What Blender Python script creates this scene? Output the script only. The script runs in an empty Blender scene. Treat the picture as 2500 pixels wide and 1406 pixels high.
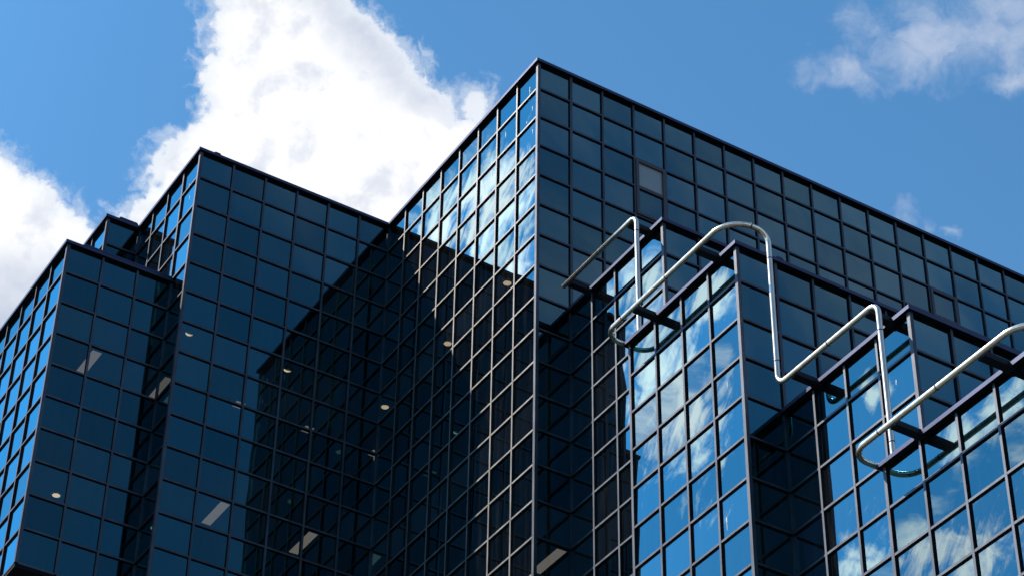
import bpy, bmesh, math, random
from mathutils import Matrix, Vector
random.seed(7)
C = bpy.context.scene.collection
scene = bpy.context.scene
Z0 = 46.9                                   # roof line of the tower above the ground, metres

# ------------------------------------------------------------------ camera
CAMP = Vector((-24.5733, -39.4201, -45.3959 + Z0))
RT = Vector((0.8497988, -0.5269433, 0.0131444))      # image right, down, forward
DN = Vector((0.3404927, 0.5297335, -0.7768186))
FW = Vector((0.4023763, 0.6646151, 0.6295872))
FOC = 5942.69                                          # focal length in pixels of a 2500 px wide frame
cam = bpy.data.cameras.new('camera')
cam_o = bpy.data.objects.new('camera', cam); C.objects.link(cam_o)
cam.sensor_width = 36.0; cam.lens = FOC / 2500 * 36.0
cam.clip_start = 0.5; cam.clip_end = 20000
M = Matrix((RT, -DN, -FW)).transposed().to_4x4(); M.translation = CAMP
cam_o.matrix_world = M
scene.camera = cam_o

# ------------------------------------------------------------------ view
vs = scene.view_settings
vs.view_transform = 'Standard'; vs.look = 'None'; vs.exposure = 0.45; vs.gamma = 1.0

# ------------------------------------------------------------------ sun
SUN = Vector((-1.0, 0.895, 1.657)).normalized()
SUN_EL = math.asin(SUN.z); SUN_AZ = math.atan2(SUN.x, SUN.y)      # azimuth from +Y towards +X
sl = bpy.data.lights.new('sun', 'SUN'); sl.energy = 4.4; sl.angle = math.radians(0.5); sl.color = (1.0, 0.92, 0.80)
so = bpy.data.objects.new('sun', sl); C.objects.link(so)
so.rotation_euler = SUN.to_track_quat('Z', 'Y').to_euler(); so.location = (-60, 60, 120)

# ------------------------------------------------------------------ node helper
class G:
    """small expression builder over a node tree"""
    def __init__(s, nt): s.nt = nt; s.n = nt.nodes; s.l = nt.links
    def put(s, sock, v):
        if isinstance(v, bpy.types.NodeSocket): s.l.new(v, sock)
        elif v is not None: sock.default_value = v
    def m(s, op, a, b=None, c=None, clamp=False):
        n = s.n.new('ShaderNodeMath'); n.operation = op; n.use_clamp = clamp
        for i, v in enumerate((a, b, c)): s.put(n.inputs[i], v)
        return n.outputs[0]
    def v(s, op, a, b=None):
        n = s.n.new('ShaderNodeVectorMath'); n.operation = op
        s.put(n.inputs[0], a)
        if b is not None:
            if op == 'SCALE': s.put(n.inputs[3], b)
            else: s.put(n.inputs[1], b)
        return n.outputs['Value'] if op in ('DOT_PRODUCT', 'LENGTH') else n.outputs[0]
    def xyz(s, x, y, z=0.0):
        n = s.n.new('ShaderNodeCombineXYZ')
        for i, q in enumerate((x, y, z)): s.put(n.inputs[i], q)
        return n.outputs[0]
    def noise(s, vec, scale, detail=6, rough=0.55, dist=0.0, lac=2.0):
        n = s.n.new('ShaderNodeTexNoise'); s.put(n.inputs['Vector'], vec)
        n.inputs['Scale'].default_value = scale; n.inputs['Detail'].default_value = detail
        n.inputs['Roughness'].default_value = rough; n.inputs['Distortion'].default_value = dist
        n.inputs['Lacunarity'].default_value = lac
        return n.outputs['Fac']
    def step(s, x, lo, hi, smooth=True):
        n = s.n.new('ShaderNodeMapRange'); n.interpolation_type = 'SMOOTHSTEP' if smooth else 'LINEAR'
        s.put(n.inputs[0], x); s.put(n.inputs[1], lo); s.put(n.inputs[2], hi)
        return n.outputs[0]
    def mix(s, f, a, b):
        n = s.n.new('ShaderNodeMix'); n.data_type = 'RGBA'
        s.put(n.inputs[0], f); s.put(n.inputs[6], a); s.put(n.inputs[7], b)
        return n.outputs[2]
    def curve(s, x, pts, xmax, ymax):
        n = s.n.new('ShaderNodeFloatCurve'); c = n.mapping.curves[0]
        P = [(min(1, max(0, a / xmax)), min(1, max(0, b / ymax))) for a, b in pts]
        c.points[0].location = P[0]; c.points[1].location = P[-1]
        for p in P[1:-1]: c.points.new(*p)
        for p in c.points: p.handle_type = 'VECTOR'
        n.mapping.use_clip = False; n.mapping.update()
        s.put(n.inputs['Value'], s.m('DIVIDE', x, xmax, clamp=True))
        return s.m('MULTIPLY', n.outputs[0], ymax)
    def blobs(s, p, lst):
        """union of soft ellipses (cx, cy, rx, ry): 1 in a centre, 0 on its rim, negative outside"""
        acc = None
        for cx, cy, rx, ry in lst:
            d = s.v('LENGTH', s.v('MULTIPLY', s.v('SUBTRACT', p, (cx, cy, 0)), (1 / rx, 1 / ry, 0)))
            f = s.m('SUBTRACT', 1.0, d)
            acc = f if acc is None else s.m('MAXIMUM', acc, f)
        return acc

# ------------------------------------------------------------------ sky
world = bpy.data.worlds.new('World'); scene.world = world; world.use_nodes = True
nt = world.node_tree; nt.nodes.clear(); g = G(nt)
sky = nt.nodes.new('ShaderNodeTexSky'); sky.sky_type = 'NISHITA'; sky.sun_disc = False
sky.sun_elevation = SUN_EL; sky.sun_rotation = SUN_AZ
sky.altitude = 200; sky.air_density = 1.0; sky.dust_density = 0.05; sky.ozone_density = 4.0
SKY_STRENGTH = 0.15
tc = nt.nodes.new('ShaderNodeTexCoord'); D = tc.outputs['Generated']
# bright haze round the sun
glow = g.m('ADD', 1.0, g.m('MULTIPLY', g.step(g.v('DOT_PRODUCT', D, tuple(SUN)), .66, .99), .75))
skyc = g.v('SCALE', g.v('SCALE', sky.outputs[0], SKY_STRENGTH), glow)

def chart(sx, sy):
    """map of the sky round a compass direction: east-west and height, in thousandths of the photograph's pixels"""
    r = Vector((RT.x * sx, RT.y * sy, RT.z)); d = Vector((DN.x * sx, DN.y * sy, DN.z)); f = Vector((FW.x * sx, FW.y * sy, FW.z))
    a = g.v('DOT_PRODUCT', D, tuple(f))
    ok = g.step(a, .32, .62); aa = g.m('MAXIMUM', a, 0.3)
    u = g.m('ADD', g.m('MULTIPLY', g.m('DIVIDE', g.v('DOT_PRODUCT', D, tuple(r)), aa), FOC / 1000), 1.25)
    w = g.m('ADD', g.m('MULTIPLY', g.m('DIVIDE', g.v('DOT_PRODUCT', D, tuple(d)), aa), FOC / 1000), 0.703)
    return u, w, g.xyz(u, w), ok

# --- ahead: the big cumulus behind the roofs and the thin cloud on the right
u, w, p, ok = chart(1, 1)
warp = nt.nodes.new('ShaderNodeTexNoise'); g.put(warp.inputs['Vector'], p)
warp.inputs['Scale'].default_value = 6.5; warp.inputs['Detail'].default_value = 10; warp.inputs['Roughness'].default_value = 0.62
wv = g.v('SCALE', g.v('SUBTRACT', warp.outputs['Color'], (0.5, 0.5, 0.5)), 0.16)
p2 = g.v('ADD', p, wv)
sep = nt.nodes.new('ShaderNodeSeparateXYZ'); g.put(sep.inputs[0], p2)
u2, w2 = g.m('MAXIMUM', sep.outputs[0], 0.0), g.m('MAXIMUM', sep.outputs[1], 0.0)
Lc = g.curve(w2, [(0, .52), (.05, .515), (.1, .52), (.15, .49), (.2, .475), (.25, .49), (.28, .47), (.31, .42), (.34, .38), (.38, .345), (.44, .355), (.47, .335), (.5, .295), (.54, .28), (.62, .2), (.7, .2)], .7, 2.5)
Rc = g.curve(w2, [(0, .87), (.02, .89), (.06, .94), (.1, .98), (.15, 1.02), (.2, 1.045), (.235, 1.09), (.262, 1.11), (.29, 1.13), (.31, 1.25), (.34, 1.4), (.5, 1.5), (.7, 1.6)], .7, 2.5)
Fbig = g.m('MINIMUM', g.m('SUBTRACT', u2, Lc), g.m('SUBTRACT', Rc, u2))
lobe = g.m('MULTIPLY', g.blobs(p2, [(1.155, .275, .05, .045)]), .05)
Yl = g.curve(u2, [(0, .35), (.05, .40), (.1, .445), (.14, .475), (.18, .5), (.22, .535), (.25, .58), (.29, .70), (.35, .9)], .35, 1.0)
Fleft = g.m('SUBTRACT', g.m('SUBTRACT', w2, Yl), g.m('MULTIPLY', g.m('MAXIMUM', g.m('SUBTRACT', u2, .3), 0.0), 5.0))
F = g.m('MAXIMUM', g.m('MAXIMUM', Fbig, Fleft), lobe)
fine = g.noise(p, 26, 10, .66, .5)
F = g.m('ADD', F, g.m('MULTIPLY', g.m('SUBTRACT', fine, .5), .085))
soft = g.noise(p2, 12, 9, .6, .8)
fringe = g.m('MULTIPLY', g.step(g.m('ADD', F, g.m('MULTIPLY', g.m('SUBTRACT', soft, .47), .17)), -.035, .03), .5)
a_big = g.m('MULTIPLY', g.m('MAXIMUM', g.step(F, -.012, .03), fringe), ok)
# lit from the upper left: denser noise towards the sun means shade
p3 = g.v('ADD', p, g.v('SCALE', wv, .35))
n0 = g.noise(p3, 6.0, 7, .55); n1 = g.noise(g.v('ADD', p3, (-.03, -.045, 0)), 6.0, 7, .55)
shade = g.step(g.m('ADD', g.m('MULTIPLY', g.m('SUBTRACT', n1, n0), 1.5), g.m('MULTIPLY', g.noise(p3, 2.3, 5, .5), .6)), .22, .60)
# the right flank and the low left bank lie in the cloud's own shade
flank = g.m('MAXIMUM', g.m('MULTIPLY', g.step(g.m('SUBTRACT', Rc, u2), .26, .02), g.step(w2, .36, .24)), g.m('MULTIPLY', g.step(w2, .5, .72), g.step(u2, .3, .1)))
shade = g.m('MAXIMUM', g.m('MULTIPLY', shade, .62), g.m('MULTIPLY', flank, g.m('ADD', .2, g.m('MULTIPLY', n0, 1.35))))
core = g.step(F, .0, .09)
cum = g.mix(shade, (.80, .80, .81, 1), (.42, .47, .57, 1))
cum = g.mix(core, (.62, .66, .72, 1), cum)
wisp = g.noise(g.v('ADD', p, g.v('SCALE', wv, .6)), 9.0, 8, .6, .4)
Ft = g.blobs(p2, [(2.25, .10, .24, .12), (2.42, .07, .22, .16), (2.06, .17, .13, .07), (2.45, .19, .12, .05)])
Fs = g.m('SUBTRACT', g.m('MULTIPLY', g.blobs(p2, [(2.215, .52, .05, .035), (2.265, .545, .045, .04), (2.325, .553, .04, .02)]), .6), .12)
Ft = g.m('MAXIMUM', Ft, Fs)
a_thin = g.m('MULTIPLY', g.m('MULTIPLY', g.step(g.m('ADD', Ft, g.m('MULTIPLY', g.m('SUBTRACT', wisp, .5), 1.9)), -.05, 1.15), .80), ok)

# --- to the left of the sun-lit walls: thin streaked cloud close to the sun
ul, wl, pl, okl = chart(-1, 1)
rot = nt.nodes.new('ShaderNodeVectorRotate'); rot.rotation_type = 'Z_AXIS'; g.put(rot.inputs['Vector'], pl)
rot.inputs['Angle'].default_value = math.radians(-27)
st = g.v('MULTIPLY', rot.outputs[0], (11.0, 3.2, 1.0))
n_st = g.noise(st, 1.5, 9, .62, 1.0)
n_cl = g.noise(pl, 11.0, 9, .6, .8)
Fl = g.blobs(pl, [(1.20, .50, .19, .20), (1.10, .50, .13, .15), (1.24, .62, .09, .12), (1.60, .90, .13, .30), (1.73, .72, .12, .13), (1.69, 1.0, .12, .24), (1.55, .67, .12, .13),
                  (2.12, .96, .05, .06), (2.33, 1.35, .26, .12), (2.48, 1.02, .10, .18), (2.36, 1.09, .08, .09), (2.10, 1.37, .10, .08)])
nl = g.m('ADD', g.m('MULTIPLY', n_st, .5), g.m('MULTIPLY', n_cl, .5))
a_l = g.m('MULTIPLY', g.m('MULTIPLY', g.step(g.m('ADD', Fl, g.m('MULTIPLY', g.m('SUBTRACT', nl, .5), 4.6)), .05, 1.15), .95), okl)

# --- behind the camera: faint uneven haze
_, _, pr, okr = chart(1, -1)
veil = g.m('ADD', .15, g.m('MULTIPLY', g.step(g.blobs(pr, [(1.75, .42, 1.0, .55)]), -.4, .5), 1.0))
a_r = g.m('MULTIPLY', g.m('MULTIPLY', g.m('MULTIPLY', g.step(g.noise(pr, 1.6, 7, .55, .5), .25, .8), veil), .44), okr)
# sky patch out of view, darkened to keep the twice-mirrored walls dark
_, _, pq, okq = chart(-1, -1)
deep = g.m('SUBTRACT', 1.0, g.m('MULTIPLY', g.m('MULTIPLY', g.step(g.v('LENGTH', g.v('SUBTRACT', pq, (1.1, .9, 0))), 2.6, 1.2), .62), okq))

hs = nt.nodes.new('ShaderNodeHueSaturation'); g.put(hs.inputs['Color'], g.v('SCALE', skyc, deep))
hs.inputs['Hue'].default_value = .489; hs.inputs['Saturation'].default_value = 1.16; hs.inputs['Value'].default_value = 0.93
col = g.mix(a_thin, hs.outputs[0], (.40, .46, .58, 1))
col = g.mix(a_big, col, cum)
col = g.mix(a_l, col, (5.2, 2.3, 2.0, 1))
col = g.mix(a_r, col, (1.15, .58, .52, 1))
bg = nt.nodes.new('ShaderNodeBackground'); g.put(bg.inputs['Color'], col); bg.inputs['Strength'].default_value = 1.0
wo = nt.nodes.new('ShaderNodeOutputWorld'); nt.links.new(bg.outputs[0], wo.inputs[0])

# ------------------------------------------------------------------ materials
def new_mat(name):
    m = bpy.data.materials.new(name); m.use_nodes = True; m.node_tree.nodes.clear()
    g = G(m.node_tree); out = g.n.new('ShaderNodeOutputMaterial')
    return m, g, out
def principled(name, col, rough=.5, metal=0.0, vary=.0, scale=3.0, spec=.5, bump=0.0, stretch=(1, 1, 1)):
    m, g, out = new_mat(name); b = g.n.new('ShaderNodeBsdfPrincipled')
    b.inputs['Roughness'].default_value = rough; b.inputs['Metallic'].default_value = metal
    b.inputs['Specular IOR Level'].default_value = spec
    c4 = (*col, 1)
    if vary:
        tcn = g.n.new('ShaderNodeTexCoord'); gm = g.n.new('ShaderNodeNewGeometry')
        n = g.noise(g.v('MULTIPLY', gm.outputs['Position'], stretch), scale, 6, .6)
        lo = tuple(c * (1 - vary) for c in col) + (1,); hi = tuple(min(1, c * (1 + vary)) for c in col) + (1,)
        g.put(b.inputs['Base Color'], g.mix(g.step(n, .3, .7), lo, hi))
        g.put(b.inputs['Roughness'], g.m('ADD', rough - .08, g.m('MULTIPLY', n, .16)))
        if bump:
            bp = g.n.new('ShaderNodeBump'); bp.inputs['Strength'].default_value = bump; bp.inputs['Distance'].default_value = .01
            g.put(bp.inputs['Height'], n); g.put(b.inputs['Normal'], bp.outputs[0])
    else: b.inputs['Base Color'].default_value = c4
    g.l.new(b.outputs[0], out.inputs[0])
    return m

def glass_mat(name, tint, dust_glare):
    m, g, out = new_mat(name)
    lw = g.n.new('ShaderNodeLayerWeight'); lw.inputs['Blend'].default_value = .5        # facing: 0 head-on, 1 grazing
    refl = g.m('MINIMUM', g.m('ADD', .05, g.m('MULTIPLY', g.m('POWER', lw.outputs['Facing'], 1.64), .76)), 1.0)
    gl = g.n.new('ShaderNodeBsdfGlossy'); gl.inputs['Roughness'].default_value = 0.0
    gl.inputs['Color'].default_value = (*tint, 1)
    tr = g.n.new('ShaderNodeBsdfTransparent'); tr.inputs['Color'].default_value = (.09, .125, .15, 1)
    df = g.n.new('ShaderNodeBsdfDiffuse')
    gm = g.n.new('ShaderNodeNewGeometry')
    # rain-washed dust: faint vertical runs
    dust = g.noise(g.v('MULTIPLY', gm.outputs['Position'], (7, 7, .5)), 1.0, 6, .65)
    big = g.noise(gm.outputs['Position'], .35, 4, .5)
    df.inputs['Color'].default_value = (.58, .58, .56, 1)
    at = g.n.new('ShaderNodeAttribute'); at.attribute_name = 'tone'; tone = at.outputs['Fac']      # panes differ a little
    m1 = g.n.new('ShaderNodeMixShader'); g.put(m1.inputs[0], g.m('MULTIPLY', refl, g.m('ADD', .82, g.m('MULTIPLY', tone, .34))))
    g.l.new(tr.outputs[0], m1.inputs[1]); g.l.new(gl.outputs[0], m1.inputs[2])
    m2 = g.n.new('ShaderNodeMixShader')
    g.put(m2.inputs[0], g.m('ADD', g.m('MULTIPLY', dust_glare, g.m('ADD', .4, g.m('MULTIPLY', tone, 1.2))), g.m('MULTIPLY', g.m('MULTIPLY', g.step(dust, .45, .8), big), .03)))
    g.l.new(m1.outputs[0], m2.inputs[1]); g.l.new(df.outputs[0], m2.inputs[2])
    g.l.new(m2.outputs[0], out.inputs[0])
    return m
MAT = {}
MAT['glass'] = glass_mat('spandrel_mirror_glass', (.26, .83, 1.0), .002)
MAT['vision'] = glass_mat('vision_mirror_glass', (.29, .84, 1.0), .006)
MAT['glare'] = glass_mat('glare_glass', (.36, .82, 1.0), .95)  # upper sash pane: its brighter reflection is put into a pale diffuse colour
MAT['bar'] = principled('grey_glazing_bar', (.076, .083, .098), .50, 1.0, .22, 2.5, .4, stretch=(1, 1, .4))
MAT['bright'] = principled('sunlit_glazing_bar', (.165, .16, .155), .5, 1.0, .22, 2.5, .4, stretch=(1, 1, .4))  # tower's sunlit wall: the bars' strong light is put into a paler colour
MAT['gasket'] = principled('black_gasket', (.006, .006, .008), .6, spec=.2)
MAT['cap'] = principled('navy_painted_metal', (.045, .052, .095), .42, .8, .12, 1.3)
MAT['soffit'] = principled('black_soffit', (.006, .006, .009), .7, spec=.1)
MAT['dark'] = principled('dark_backing_panel', (.012, .02, .032), .8, spec=.1)
MAT['ceiling'] = principled('office_ceiling', (.55, .56, .56), .9, vary=.05, scale=.7, spec=.1)
MAT['floor'] = principled('office_carpet', (.08, .08, .09), .95, spec=.05)
MAT['roof'] = principled('roof_felt', (.12, .12, .12), .9, vary=.2)
MAT['bracket'] = principled('black_bracket_steel', (.008, .009, .013), .6, spec=.2, vary=.25, scale=6)
MAT['sash'] = principled('brown_anodised_frame', (.055, .05, .055), .4, .3)
MAT['pipe'] = principled('brushed_steel_pipe', (.88, .75, .59), .25, .92,   .12, 9.0, bump=.04, stretch=(1, 1, .12))
MAT['seam'] = principled('dark_seam', (.05, .045, .04), .5, .5)
MAT['paving'] = principled('grey_paving', (.065, .063, .06), .9, vary=.25, scale=.6)
MAT['trim'] = principled('white_trim', (.7, .68, .62), .5)
def lamp_mat(name, col, e):
    m, g, out = new_mat(name); em = g.n.new('ShaderNodeEmission'); em.inputs['Color'].default_value = (*col, 1); em.inputs['Strength'].default_value = e
    g.l.new(em.outputs[0], out.inputs[0]); return m
MAT['lamp'] = lamp_mat('lit_diffuser', (1.0, .58, .30), 5.2)
MAT['tube'] = lamp_mat('lit_panel_diffuser', (1.0, .66, .46), 1.0)

# ------------------------------------------------------------------ mesh helpers
class MB:
    def __init__(s): s.v = []; s.f = []; s.mi = []; s.sm = []
    def quad(s, pts, mi=0):
        b = len(s.v); s.v += [tuple(q) for q in pts]; s.f.append(tuple(range(b, b + len(pts)))); s.mi.append(mi); s.sm.append(False)
    def box(s, x0, x1, y0, y1, z0, z1, mi=0, front=None, fm=0):
        """box; the side named by front ('-x', '-y') takes material fm"""
        b = len(s.v)
        s.v += [(x, y, z) for z in (z0, z1) for y in (y0, y1) for x in (x0, x1)]
        for nm, q in (('-z', (0, 2, 3, 1)), ('+z', (4, 5, 7, 6)), ('-y', (0, 1, 5, 4)), ('+y', (2, 6, 7, 3)), ('-x', (0, 4, 6, 2)), ('+x', (1, 3, 7, 5))):
            s.f.append(tuple(b + i for i in q)); s.sm.append(False)
            s.mi.append(fm if front and nm in front else mi)
    def build(s, name, mats, parent=None, loc=(0, 0, 0)):
        me = bpy.data.meshes.new(name); me.from_pydata(s.v, [], s.f)
        for m in mats: me.materials.append(m)
        me.polygons.foreach_set('material_index', s.mi); me.polygons.foreach_set('use_smooth', s.sm); me.update()
        o = bpy.data.objects.new(name, me); C.objects.link(o); o.location = loc
        if parent: o.parent = parent
        return o
def empty(name, loc=(0, 0, 0)):
    o = bpy.data.objects.new(name, None); o.empty_display_size = .3; C.objects.link(o); o.location = loc; return o
def tag(o, label=None, cat=None, group=None, kind=None):
    for k, v in (('label', label), ('category', cat), ('group', group), ('kind', kind)):
        if v: o[k] = v
    return o

# ------------------------------------------------------------------ ground
mb = MB(); mb.quad([(-4000, -4000, 0), (4000, -4000, 0), (4000, 4000, 0), (-4000, 4000, 0)])
tag(mb.build('ground', [MAT['paving']]), kind='structure', label='grey paved ground far below the glass building')

# ------------------------------------------------------------------ the building: metre grid, x along the shaded walls, y along the sunlit walls
RX = 22                                      # where the building ends, outside the frame
DEEP = -46                                   # lowest row of panes
# name, x0, x1, y0, y1, roof, bottom
BLOCKS = {
 'tower': (0, RX, 0, 30, 0, -46), 'mid': (-6, 0, 8, 30, 0, -46), 'back': (-7, -6, 12, 30, 0, -46), 'box': (-9, -6, 9, 30, -4, -14),
 'step_a': (1, RX, -4, 0, -8, -46), 'step_b': (0, RX, -8, -4, -12, -46), 'step_c': (1, RX, -12, -8, -16, -46), 'step_d': (0, RX, -16, -12, -20, -46)}
# facades: wall direction L (faces -x, runs along y) or R (faces -y, runs along x): plane, from, to, top row, bottom row
FACES = [
 ('L', 0, 0, 8, 0, -46), ('R', 0, 0, 1, 0, -46), ('R', 0, 1, RX, 0, -8),
 ('R', 8, -6, 0, 0, -46), ('L', -6, 8, 9, 0, -46), ('L', -6, 9, 12, 0, -4), ('L', -6, 9, 12, -14, -46),
 ('R', 12, -7, -6, 0, -4), ('L', -7, 12, 30, 0, -4), ('R', 12, -7, -6, -14, -46), ('L', -7, 12, 30, -14, -46),
 ('R', 9, -9, -6, -4, -14), ('L', -9, 9, 30, -4, -14),
 ('L', 1, -4, 0, -8, -46), ('R', -4, 1, RX, -8, -12),
 ('L', 0, -8, -4, -12, -46), ('R', -8, 0, 1, -12, -46), ('R', -8, 1, RX, -12, -16),
 ('L', 1, -12, -8, -16, -46), ('R', -12, 1, RX, -16, -20),
 ('L', 0, -16, -12, -20, -46), ('R', -16, 0, RX, -20, -46)]
HINGED = {(0, 3, -2), (0, 13, -2)}           # tall opening sashes in the tower's shaded wall: plane, column, top row (two rows high)

building = empty('office_building', (0, 0, 0))
tag(building, 'dark blue mirrored glass office building in stepped blocks with a square grid of panes', 'building')

# pane shapes: every pane is slightly dished and tilted, so each one bends its reflection its own way
def pane_data(k):
    r = random.Random(100 + k); N = 7; v = []; f = []
    A = r.uniform(.0006, .0017) * (1 if r.random() < .8 else -1)
    tx, tz = r.uniform(-.0013, .0013), r.uniform(-.0013, .0013)
    wx = [r.uniform(-.0004, .0004) for _ in range(4)]
    for j in range(N):
        for i in range(N):
            a = i / (N - 1) * 2 - 1; b = j / (N - 1) * 2 - 1
            y = -A * ((1 - a * a) * .6 + (1 - b * b) * .4) + tx * a * .5 + tz * b * .5 + wx[0] * a * b + wx[1] * math.sin(2.1 * a + 3 * b) * .5 + wx[2] * a * a * a
            v.append((a * .49, y, b * .49))
    for j in range(N - 1):
        for i in range(N - 1):
            q = j * N + i; f.append((q, q + 1, q + N + 1, q + N))
    b0 = len(v)                                # returned edge of the sheet, hidden in the glazing bars
    rim = [i for i in range(N)] + [j * N + N - 1 for j in range(1, N)] + [(N - 1) * N + i for i in range(N - 2, -1, -1)] + [j * N for j in range(N - 2, 0, -1)]
    for i in rim: v.append(v[i])
    for i in rim: v.append((v[i][0], .012, v[i][2]))
    m = len(rim)
    for i in range(m):
        n = (i + 1) % m; f.append((b0 + n, b0 + i, b0 + m + i, b0 + m + n))
    return v, f
POOL = [pane_data(k) for k in range(14)]
def tone_of(k): return random.Random(500 + k).random()
def set_tone(me, vals):
    a = me.attributes.new('tone', 'FLOAT', 'POINT'); a.data.foreach_set('value', vals)
POOLM = []
for mt in ('glass', 'vision'):
    POOLM.append([])
    for v, f in POOL:
        me = bpy.data.meshes.new('window'); me.from_pydata(v, [], f); me.materials.append(MAT[mt])
        me.polygons.foreach_set('use_smooth', [i < 36 for i in range(len(f))]); set_tone(me, [tone_of(len(POOLM[-1]))] * len(v)); me.update(); POOLM[-1].append(me)

def visible(pt):
    d = (CAMP - Vector((0, 0, Z0))) - pt; L = d.length; d = d / L
    for x0, x1, y0, y1, zt, zb in BLOCKS.values():
        t0, t1 = 1e-3, L
        for q, v, lo, hi in ((pt.x, d.x, x0, x1), (pt.y, d.y, y0, y1), (pt.z, d.z, zb, zt)):
            a, b = (lo - q) / v, (hi - q) / v
            t0, t1 = max(t0, min(a, b)), min(t1, max(a, b))
        if t1 > t0 + 1e-3: return False
    return True
def project(pt):
    d = pt - (CAMP - Vector((0, 0, Z0))); w = d.dot(FW)
    return 1250 + FOC * d.dot(RT) / w, 703 + FOC * d.dot(DN) / w

panes = []
for kind, pl, a0, a1, zt, zb in FACES:
    for c in range(a0, a1):
        for r in range(zt, zb, -1):
            if kind == 'R' and any(pl == hp and c == hc and r in (hr, hr - 1) for hp, hc, hr in HINGED): continue
            ctr = Vector((pl, c + .5, r - .5)) if kind == 'L' else Vector((c + .5, pl, r - .5))
            n = Vector((-1, 0, 0)) if kind == 'L' else Vector((0, -1, 0))
            ax = Vector((0, 1, 0)) if kind == 'L' else Vector((1, 0, 0))
            area = 0
            P = [project(ctr + ax * s + Vector((0, 0, t))) for s, t in ((-.5, -.5), (.5, -.5), (.5, .5), (-.5, .5))]
            A = abs(sum(P[i][0] * P[(i + 1) % 4][1] - P[(i + 1) % 4][0] * P[i][1] for i in range(4))) / 2
            vis = 0
            for s in (-.35, 0, .35):
                for t in (-.35, 0, .35):
                    q = ctr + ax * s + Vector((0, 0, t)); x, y = project(q)
                    if 0 < x < 2500 and 0 < y < 1406 and visible(q + n * .03): vis += 1
            panes.append([A * vis / 9, kind, ctr])
order = sorted(range(len(panes)), key=lambda i: -panes[i][0])
single = set(order[:100])
rest = MB(); tones = []
for i, (A, kind, ctr) in enumerate(panes):
    k = (i * 7 + int(ctr.z * 3) + int(ctr.x * 5)) % len(POOL)
    vis_row = 1 if int(-ctr.z) % 4 in (2, 3) else 0           # two rows of window, two rows of spandrel
    rot = Matrix.Rotation(-math.pi / 2 if kind == 'L' else 0, 3, 'Z')
    if i in single:
        o = bpy.data.objects.new('window', POOLM[vis_row][k]); C.objects.link(o); o.parent = building
        o.location = (ctr.x, ctr.y, ctr.z + Z0); o.rotation_euler = (0, 0, -math.pi / 2 if kind == 'L' else 0)
    elif A > 0 or ctr.z > -24:
        b = len(rest.v); v, f = POOL[k]
        tones += [tone_of(k)] * len(v)
        rest.v += [tuple(rot @ Vector(q) + ctr + Vector((0, 0, Z0))) for q in v]
        rest.f += [tuple(b + j for j in q) for q in f]; rest.mi += [vis_row] * len(f); rest.sm += [j < 36 for j in range(len(f))]
    else:                                      # far below the frame: plain sheets
        q = [rot @ Vector(t) + ctr + Vector((0, 0, Z0)) for t in ((-.49, 0, -.49), (.49, 0, -.49), (.49, 0, .49), (-.49, 0, .49))]
        rest.quad(q, vis_row); tones += [.5] * 4
o = rest.build('window_panes', [MAT['glass'], MAT['vision']], building); set_tone(o.data, tones); tag(o, kind='stuff')

# glazing bars, one frame per wall
W, PR, IN, H = .0285, .048, .06, .0265
FR = {}
def frame_of(key): return FR.setdefault(key, MB())
for kind, pl, a0, a1, zt, zb in FACES:
    if kind == 'R': mb = frame_of(('R', pl))
    else: mb = frame_of(('L', pl, 8 if pl == -6 else a0))
    top, bot = zt + Z0 - .06, zb + Z0
    for c in range(a0 + 1, a1):
        if kind == 'L': mb.box(pl - PR, pl + IN, c - W, c + W, bot, top, 1, ('-x',), 0)
        else: mb.box(c - W, c + W, pl - PR, pl + IN, bot, top, 1, ('-y',), 0)
    pr = PR - .004
    for r in range(zt - 1, zb - 1, -1):
        z = r + Z0
        for c in range(a0, a1):
            s0 = c + (W if c > a0 else .04); s1 = c + 1 - (W if c < a1 - 1 else .04)
            if kind == 'L': mb.box(pl - pr, pl + IN, s0, s1, z - H, z + H, 1, ('-x',), 0)
            else:
                if any(pl == hp and c == hc and r == hr - 1 for hp, hc, hr in HINGED): continue
                mb.box(s0, s1, pl - pr, pl + IN, z - H, z + H, 1, ('-y',), 0)
# bars where two stretches of one wall meet
for kind, pl, c, zt, zb in (('R', 0, 1, 0, -8), ('R', -8, 1, -12, -16), ('L', -6, 9, 0, -4), ('L', -6, 9, -14, -46)):
    bot, top = zb + Z0, zt + Z0 - .06
    if kind == 'L': frame_of(('L', -6, 8)).box(pl - PR, pl + IN, c - W - .01, c + W + .01, bot, top, 1, ('-x',), 0)
    else: frame_of(('R', pl)).box(c - W - .01, c + W + .01, pl - PR, pl + IN, bot, top, 1, ('-y',), 0)
# corner posts: outer corners take a square post, inner corners a thin one
OUTER = [(0, 0, 0, -46), (-6, 8, 0, -46), (-7, 12, 0, -4), (-9, 9, -4, -14), (1, -4, -8, -12), (0, -8, -12, -46), (1, -12, -16, -20), (0, -16, -20, -46), (-7, 12, -14, -46)]
INNER = [(0, 8, 0, -46), (-6, 12, 0, -4), (-6, 9, -4, -14), (1, 0, -8, -46), (1, -8, -16, -46), (-6, 12, -14, -46)]
EDGE = [(0, -4, -12, -46), (0, -12, -20, -46)]      # far ends of the two projecting blocks
for x, y, zt, zb in OUTER:
    frame_of(('R', y)).box(x - PR, x + .04, y - PR, y + .04, zb + Z0, zt + Z0 - .06, 0)
for x, y, zt, zb in INNER:
    frame_of(('R', y)).box(x - .042, x + .02, y - .042, y + .02, zb + Z0, zt + Z0 - .06, 0)
for x, y, zt, zb in EDGE:
    frame_of(('L', x, y - 4)).box(x - PR, x + .06, y - W - .01, y + W + .01, zb + Z0, zt + Z0 - .06, 1, ('-x',), 0)
for key, mb in FR.items(): mb.build('facade_frame', [MAT['bright' if key == ('L', 0, 0) else 'bar'], MAT['gasket']], building)

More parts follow.
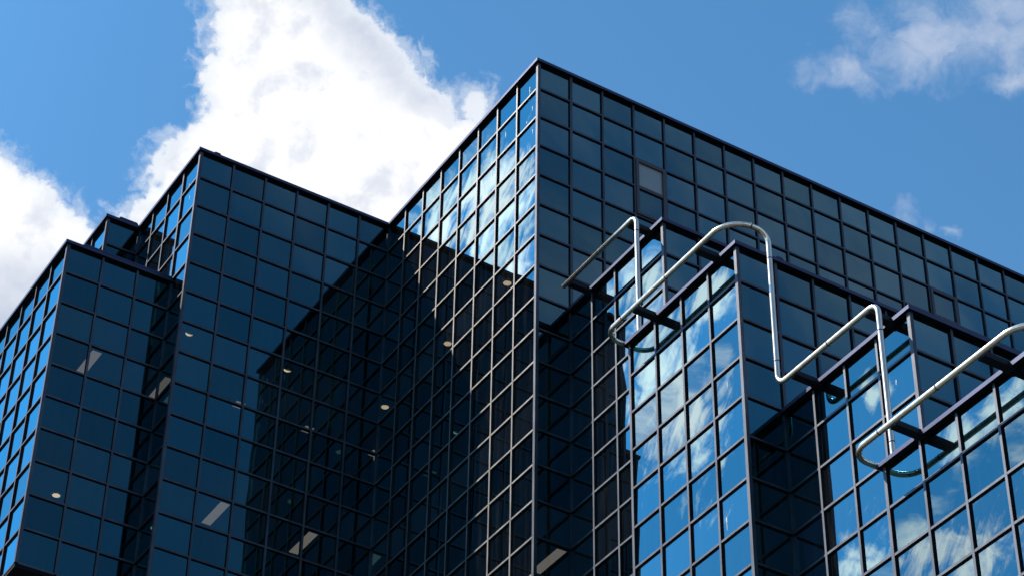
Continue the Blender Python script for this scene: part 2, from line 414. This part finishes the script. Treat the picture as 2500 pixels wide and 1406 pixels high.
# roof caps: a navy fascia that overhangs the glass, black underneath
OV, CB, CT = .115, -.100, -.008
def cap_run(path, z, name='roof_cap'):
    """path: [(x, y)] along the glass line, outside to the right of the walk direction"""
    mb = MB(); pts = [Vector((*q, 0)) for q in path]; off = []
    for i, q in enumerate(pts):
        d0 = (q - pts[i - 1]).normalized() if i else None
        d1 = (pts[i + 1] - q).normalized() if i < len(pts) - 1 else None
        n0 = Vector((d0.y, -d0.x, 0)) if d0 else None; n1 = Vector((d1.y, -d1.x, 0)) if d1 else None
        off.append(n0 if d1 is None else n1 if d0 is None else (n0 + n1))
    rings = []
    for q, n in zip(pts, off):
        o_, i_ = q + n * OV, q - n * .25
        rings.append([(o_.x, o_.y, z + CB), (o_.x, o_.y, z + CT), (i_.x, i_.y, z + CT + .02), (i_.x, i_.y, z + CB)])
    for a, b in zip(rings, rings[1:]):
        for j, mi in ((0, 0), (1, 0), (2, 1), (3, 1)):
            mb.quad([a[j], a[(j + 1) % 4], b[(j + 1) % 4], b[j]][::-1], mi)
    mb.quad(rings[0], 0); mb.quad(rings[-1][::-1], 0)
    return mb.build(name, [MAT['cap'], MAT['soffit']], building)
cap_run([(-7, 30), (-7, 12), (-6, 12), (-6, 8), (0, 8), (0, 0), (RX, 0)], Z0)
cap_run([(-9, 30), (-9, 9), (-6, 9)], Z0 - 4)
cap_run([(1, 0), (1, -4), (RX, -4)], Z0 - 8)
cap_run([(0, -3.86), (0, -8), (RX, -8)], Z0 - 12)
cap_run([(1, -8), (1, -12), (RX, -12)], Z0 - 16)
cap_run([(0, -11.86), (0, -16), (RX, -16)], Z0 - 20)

# coping pieces that stand a little proud of the roof edge
for x0, x1, y, zt, h in ((-8.62, -6.02, 9, -4, .05), (-6.72, -6.12, 12, 0, .06), (-5.66, -5.45, 8, 0, .035), (.98, 1.2, -8, -12, .055)):
    mb = MB(); z1 = zt + Z0 + .016; P = [(0, 0), (.04, h), (x1 - x0 - .04, h), (x1 - x0, 0)]
    f0 = [(x0 + a, y - .10, z1 + b) for a, b in P]; f1 = [(x0 + a, y + .12, z1 + b) for a, b in P]
    mb.quad(f0); mb.quad(f1[::-1])
    for i in range(4): mb.quad([f0[i], f0[(i + 1) % 4], f1[(i + 1) % 4], f1[i]][::-1])
    mb.build('coping', [MAT['cap']], building)

# opening sashes
for hp, hc, hr in sorted(HINGED):
    hw = MB(); x0, x1, zt, zb = hc + W, hc + 1 - W, hr + Z0 - .04, hr - 2 + Z0 + .04; t = .085
    y0, y1 = hp - .075, hp + .03
    hw.box(x0, x0 + t, y0, y1, zb, zt); hw.box(x1 - t, x1, y0, y1, zb, zt)
    hw.box(x0 + t, x1 - t, y0, y1, zt - t, zt); hw.box(x0 + t, x1 - t, y0, y1, zb, zb + t)
    hw.box(x0 + t, x1 - t, y0 + .01, y1, hr - 1.05 + Z0, hr - .95 + Z0)
    o = hw.build('hinged_window', [MAT['sash']], building); tag(o, 'tall brown framed opening window of two panes')
    for za, zb_ in ((hr - .95, hr - .125), (hr - 1.875, hr - 1.05)):
        pm = MB(); cx = (x0 + x1) / 2
        pm.quad([(x0 + t, hp - .02, zb_ + Z0), (x0 + t, hp - .02, za + Z0), (x1 - t, hp - .02, za + Z0), (x1 - t, hp - .02, zb_ + Z0)][::-1] if za > zb_ else
                [(x0 + t, hp - .02, za + Z0), (x1 - t, hp - .02, za + Z0), (x1 - t, hp - .02, zb_ + Z0), (x0 + t, hp - .02, zb_ + Z0)])
        pm.build('pane', [MAT['glare' if za > hr - .5 - .5 and hc == 3 else 'vision']], o)

# floors: behind every second pair of rows stands a ceiling void and slab
IS = .13
def slab(zt):
    mb = MB()
    for nm, (x0, x1, y0, y1, top, bot) in BLOCKS.items():
        if nm == 'back' and -14 < zt <= -4: continue
        if zt > top or zt - 2 < bot - 1e-6: continue
        t = zt + Z0 - (IS if zt == top else 0)
        yy = y0 + (0 if nm == 'box' and False else IS)
        b = len(mb.f); mb.box(x0 + IS, x1 - .02, yy, y1 + (IS - .002 if nm.startswith('step') else 0), zt - 2 + Z0, t, 2)
        mb.mi[b] = 0; mb.mi[b + 1] = 1
    return mb.build('floor_slab', [MAT['ceiling'], MAT['floor'], MAT['dark']], building)
for k in range(0, 12): 
    if -4 * k - 2 >= -46: slab(-4 * k)
# core walls stop the view through the rooms; rear and end walls close the building
mb = MB()
mb.box(7, RX - .1, 8, 29, .1, Z0 - .3); mb.box(-5, 6.5, 17, 29, .1, Z0 - .3); mb.box(-8, -5.2, 18, 29, Z0 - 13.9, Z0 - 4.3)
mb.box(6, RX - .1, -11, -1, .1, Z0 - 20.5)
mb.build('core_wall', [MAT['dark']], building)
mb = MB()
mb.box(-9, RX, 30.0, 30.2, 0.0, Z0 - .12); mb.box(RX, RX + .2, -16, 30.2, 0.0, Z0 - .12)
mb.box(0, 1.0, -4.0, -3.93, 0, Z0 - 12.1); mb.box(0, 1.0, -12.0, -11.93, 0, Z0 - 20.1)
mb.build('rear_wall', [MAT['dark']], building)
mb = MB()
mb.box(-9.03, -6, 8.97, 30, Z0 - 14.12, Z0 - 14.02, 0); mb.build('underside_panel', [MAT['soffit']], building)
mb = MB()
for nm, (x0, x1, y0, y1, top, bot) in BLOCKS.items():
    mb.box(x0 + .2, x1 - .05, y0 + .2, y1 - .05, top + Z0 - .32, top + Z0 - .26)
mb.build('roof_deck', [MAT['roof']], building)

# ------------------------------------------------------------------ ceiling lamps seen through the glass
def downlight(x, y, z, label, deep=False):
    t = empty('ceiling_lamp', (x, y, z + Z0)); tag(t, label, 'ceiling lamp', 'round ceiling lamps behind the glass')
    N = 28; mb = MB()
    ring = lambda r, zz: [(r * math.cos(2 * math.pi * i / N), r * math.sin(2 * math.pi * i / N), zz) for i in range(N)]
    a, b, c = ring(.135, -.004), ring(.135, -.022), ring(.105, -.022)
    for i in range(N):
        j = (i + 1) % N; mb.quad([a[i], b[i], b[j], a[j]][::-1]); mb.quad([b[i], c[i], c[j], b[j]][::-1])
    mb.build('trim_ring', [MAT['dark' if deep else 'trim']], t)
    mb = MB(); d = ring(.106, -.016)
    if deep:                                   # lens set deep in its can: only the far rim of the reflector shows lit
        q = [(.104 * math.cos(math.pi * i / 14), .104 * math.sin(math.pi * i / 14), -.016) for i in range(15)]
        w_ = [(.104 * math.cos(math.pi * i / 14), .104 * math.sin(math.pi * i / 14) * .35, -.016) for i in range(15)]
        mb.quad((q + w_[1:-1][::-1])[::-1])
    else: mb.quad(d[::-1])
    mb.build('diffuser', [MAT['lamp']], t)
def strip(x0, y0, z, label):
    t = empty('ceiling_lamp', (x0 + .15, y0 + .6, z + Z0)); tag(t, label, 'ceiling lamp', 'oblong ceiling lamps behind the glass')
    mb = MB(); mb.box(-.16, -.135, -.61, .61, -.03, -.003); mb.box(.135, .16, -.61, .61, -.03, -.003)
    mb.box(-.135, .135, -.61, -.585, -.03, -.003); mb.box(-.135, .135, .585, .61, -.03, -.003); mb.build('lamp_frame', [MAT['trim']], t)
    mb = MB(); mb.box(-.134, .134, -.584, .584, -.02, -.006); mb.build('diffuser', [MAT['tube']], t)
downlight(.39, 2.05, -6, 'round lit ceiling lamp behind the top edge of the dark reflection on the tower')
downlight(.39, 5.05, -6, 'round lit ceiling lamp halfway down the tower wall, middle of the slanting row of three')
downlight(.39, 8.42, -6, 'round lit ceiling lamp beside the inner corner where the two main walls meet')
downlight(-5.56, 8.37, -6, 'round lamp just showing as a sliver in the first pane column of the middle block', True)
downlight(-2.64, 8.37, -6, 'round lamp showing as a sliver inside the wavy dark reflection', True)
downlight(-7.41, 11.55, -10, 'round lit ceiling lamp low behind the shaded wall of the overhanging box')
strip(-7.44, 10.38, -6, 'oblong ceiling lamp crossed by a glazing bar in the overhanging box')
strip(-5.30, 10.40, -6, 'oblong lamp peeking out next to the inner corner of the overhanging box')
strip(-3.18, 10.32, -6, 'oblong lamp of which only the end shows, in the middle block')
strip(-1.05, 10.32, -6, 'oblong lamp end glimpsed through the wavy dark reflection')
strip(1.08, 10.32, -6, 'oblong lamp end beside the inner corner of the main walls')
strip(-3.71, 9.45, -10, 'whole oblong ceiling lamp slanting across one pane of the middle block')
strip(-1.12, 9.45, -10, 'oblong lamp cut in two by a dark bar low in the reflection')
strip(1.48, 1.37, -14, 'oblong ceiling lamp at the foot of the tower corner, right of the bright post')

# ------------------------------------------------------------------ the bent steel pipe along the roof edges
pipe = empty('steel_pipe', (.35, -.72, Z0 - 8))
tag(pipe, 'shiny silver steel pipe bent to and fro along the stepped roof edges', 'pipe')
def rounded(pts):
    """polyline with a bend radius per corner: [(point, radius)]"""
    out = []
    for i, (p, r) in enumerate(pts):
        p = Vector(p)
        if i in (0, len(pts) - 1) or not r: out.append(p); continue
        a = (Vector(pts[i - 1][0]) - p).normalized(); b = (Vector(pts[i + 1][0]) - p).normalized()
        ang = a.angle(b); t = r / math.tan(ang / 2)
        c = p + (a + b).normalized() * (r / math.sin(ang / 2))
        s, e = p + a * t - c, p + b * t - c
        n = 14; th = s.angle(e)
        for k in range(n + 1):
            f = k / n; out.append(c + (s * math.sin((1 - f) * th) + e * math.sin(f * th)) / math.sin(th))
    return out
def tube(pts, rad, mb, N=20, closed_ends=True, mi=0):
    P = [Vector(q) for q in pts]; T = [(P[min(i + 1, len(P) - 1)] - P[max(i - 1, 0)]).normalized() for i in range(len(P))]
    up = Vector((0, 0, 1)) if abs(T[0].z) < .9 else Vector((0, 1, 0))
    n = (up - T[0] * up.dot(T[0])).normalized(); rings = []
    for i, (p, t) in enumerate(zip(P, T)):
        if i: n = (n - t * n.dot(t)).normalized()
        b = t.cross(n); base = len(mb.v)
        for k in range(N):
            a = 2 * math.pi * k / N; mb.v.append(tuple(p + (n * math.cos(a) + b * math.sin(a)) * rad))
        rings.append(base)
    for a, b in zip(rings, rings[1:]):
        for k in range(N):
            l = (k + 1) % N; mb.f.append((a + k, a + l, b + l, b + k)); mb.mi.append(mi); mb.sm.append(True)
    if closed_ends:
        mb.f.append(tuple(rings[0] + k for k in range(N))[::-1]); mb.mi.append(1); mb.sm.append(False)
        mb.f.append(tuple(rings[-1] + k for k in range(N))); mb.mi.append(mi); mb.sm.append(False)
PX, PF, PZ = .35, -.63, -.01
z = lambda v: v + Z0 + PZ
route = [((PX, -.68, z(-8)), 0), ((PX, -3.84, z(-8)), .26), ((PX, -3.84, z(-12)), .2), ((PF, -3.84, z(-12)), .42),
         ((PF, -8.66, z(-12)), .62), ((PX, -8.66, z(-12)), .30), ((PX, -8.66, z(-16)), .26), ((PX, -11.84, z(-16)), .26),
         ((PX, -11.84, z(-20)), .2), ((PF - .07, -11.84, z(-20)), .42), ((PF - .07, -16.66, z(-20)), .62), ((PX, -16.66, z(-20)), .30), ((PX, -16.66, z(-25)), 0)]
OFF = Vector((.35, -.72, Z0 - 8))
mb = MB(); tube([q - OFF for q in rounded(route)], .058, mb); mb.build('tube', [MAT['pipe'], MAT['seam']], pipe)
for a, b in (((PX, -2.2, -8), (0, 1, 0)), ((PX, -3.84, -8.5), (0, 0, 1)), ((PX, -3.84, -11.6), (0, 0, 1)), ((PF, -4.6, -12), (0, 1, 0)), ((PF, -6.3, -12), (0, 1, 0)), ((-.1, -8.66, -12), (1, 0, 0)),
             ((PX, -8.66, -12.7), (0, 0, 1)), ((PX, -8.66, -15.4), (0, 0, 1)), ((PX, -10.3, -16), (0, 1, 0)), ((PX, -11.84, -16.7), (0, 0, 1)), ((PX, -11.84, -19.3), (0, 0, 1)), ((PF - .07, -12.7, -20), (0, 1, 0)), ((PF - .07, -14.3, -20), (0, 1, 0))):
    c = Vector(a) + Vector((0, 0, Z0 + PZ)) - OFF; d = Vector(b) * .012
    mb = MB(); tube([c - d, c + d], .0605, mb); mb.build('joint_collar', [MAT['seam'], MAT['seam']], pipe)
for xw, xp, ys, zl in ((1, PX, (-.9, -3.5), -8), (0, PF, (-5.05, -7.43), -12), (1, PX, (-9.15, -11.5), -16), (0, PF - .07, (-13.05, -15.43), -20)):
    for y in ys:
        mb = MB(); x0, x1 = xp + .03, xw - .02; zz = zl + Z0
        mb.box(x0, x1, y - .09, y + .09, zz - .09, zz - .068); mb.box(x0, x1, y - .082, y - .06, zz - .067, zz + .035)
        mb.box(x0, x1, y + .06, y + .082, zz - .067, zz + .035); mb.box(xw - .135, xw + .1, y - .095, y + .095, zz - .11, zz + .010)
        mb.v = [tuple(Vector(q) - OFF) for q in mb.v]
        mb.build('bracket', [MAT['bracket']], pipe)

# ------------------------------------------------------------------ bird droppings run down a few panes
for x, y, z_, h in ((0, .42, -.62, .30), (0, .45, -.98, .12), (0, .28, -1.43, .16), (0, .55, -1.75, .10), (0, .25, -2.28, .14), (0, 1.62, -1.3, .22), (0, 2.3, -2.2, .2), (1, -11.42, -17.35, .12), (0, -7.45, -15.3, .14), (0, -7.2, -18.5, .3), (-6, 8.45, -1.35, .16), (-6, 8.6, -.8, .12)):
    rr = random.Random(int(abs(y * 100))); n = 7; L_, R_ = [], []
    for i in range(n):
        f = i / (n - 1); wd = .012 * (1 - .75 * f) * rr.uniform(.5, 1.3) + .002; c = y + rr.uniform(-.006, .006)
        L_.append((x - .006, c - wd, z_ - h * f + Z0)); R_.append((x - .006, c + wd, z_ - h * f + Z0))
    mb = MB(); mb.quad(L_ + R_[::-1])
    mb.build('bird_dropping', [MAT['trim']], building)
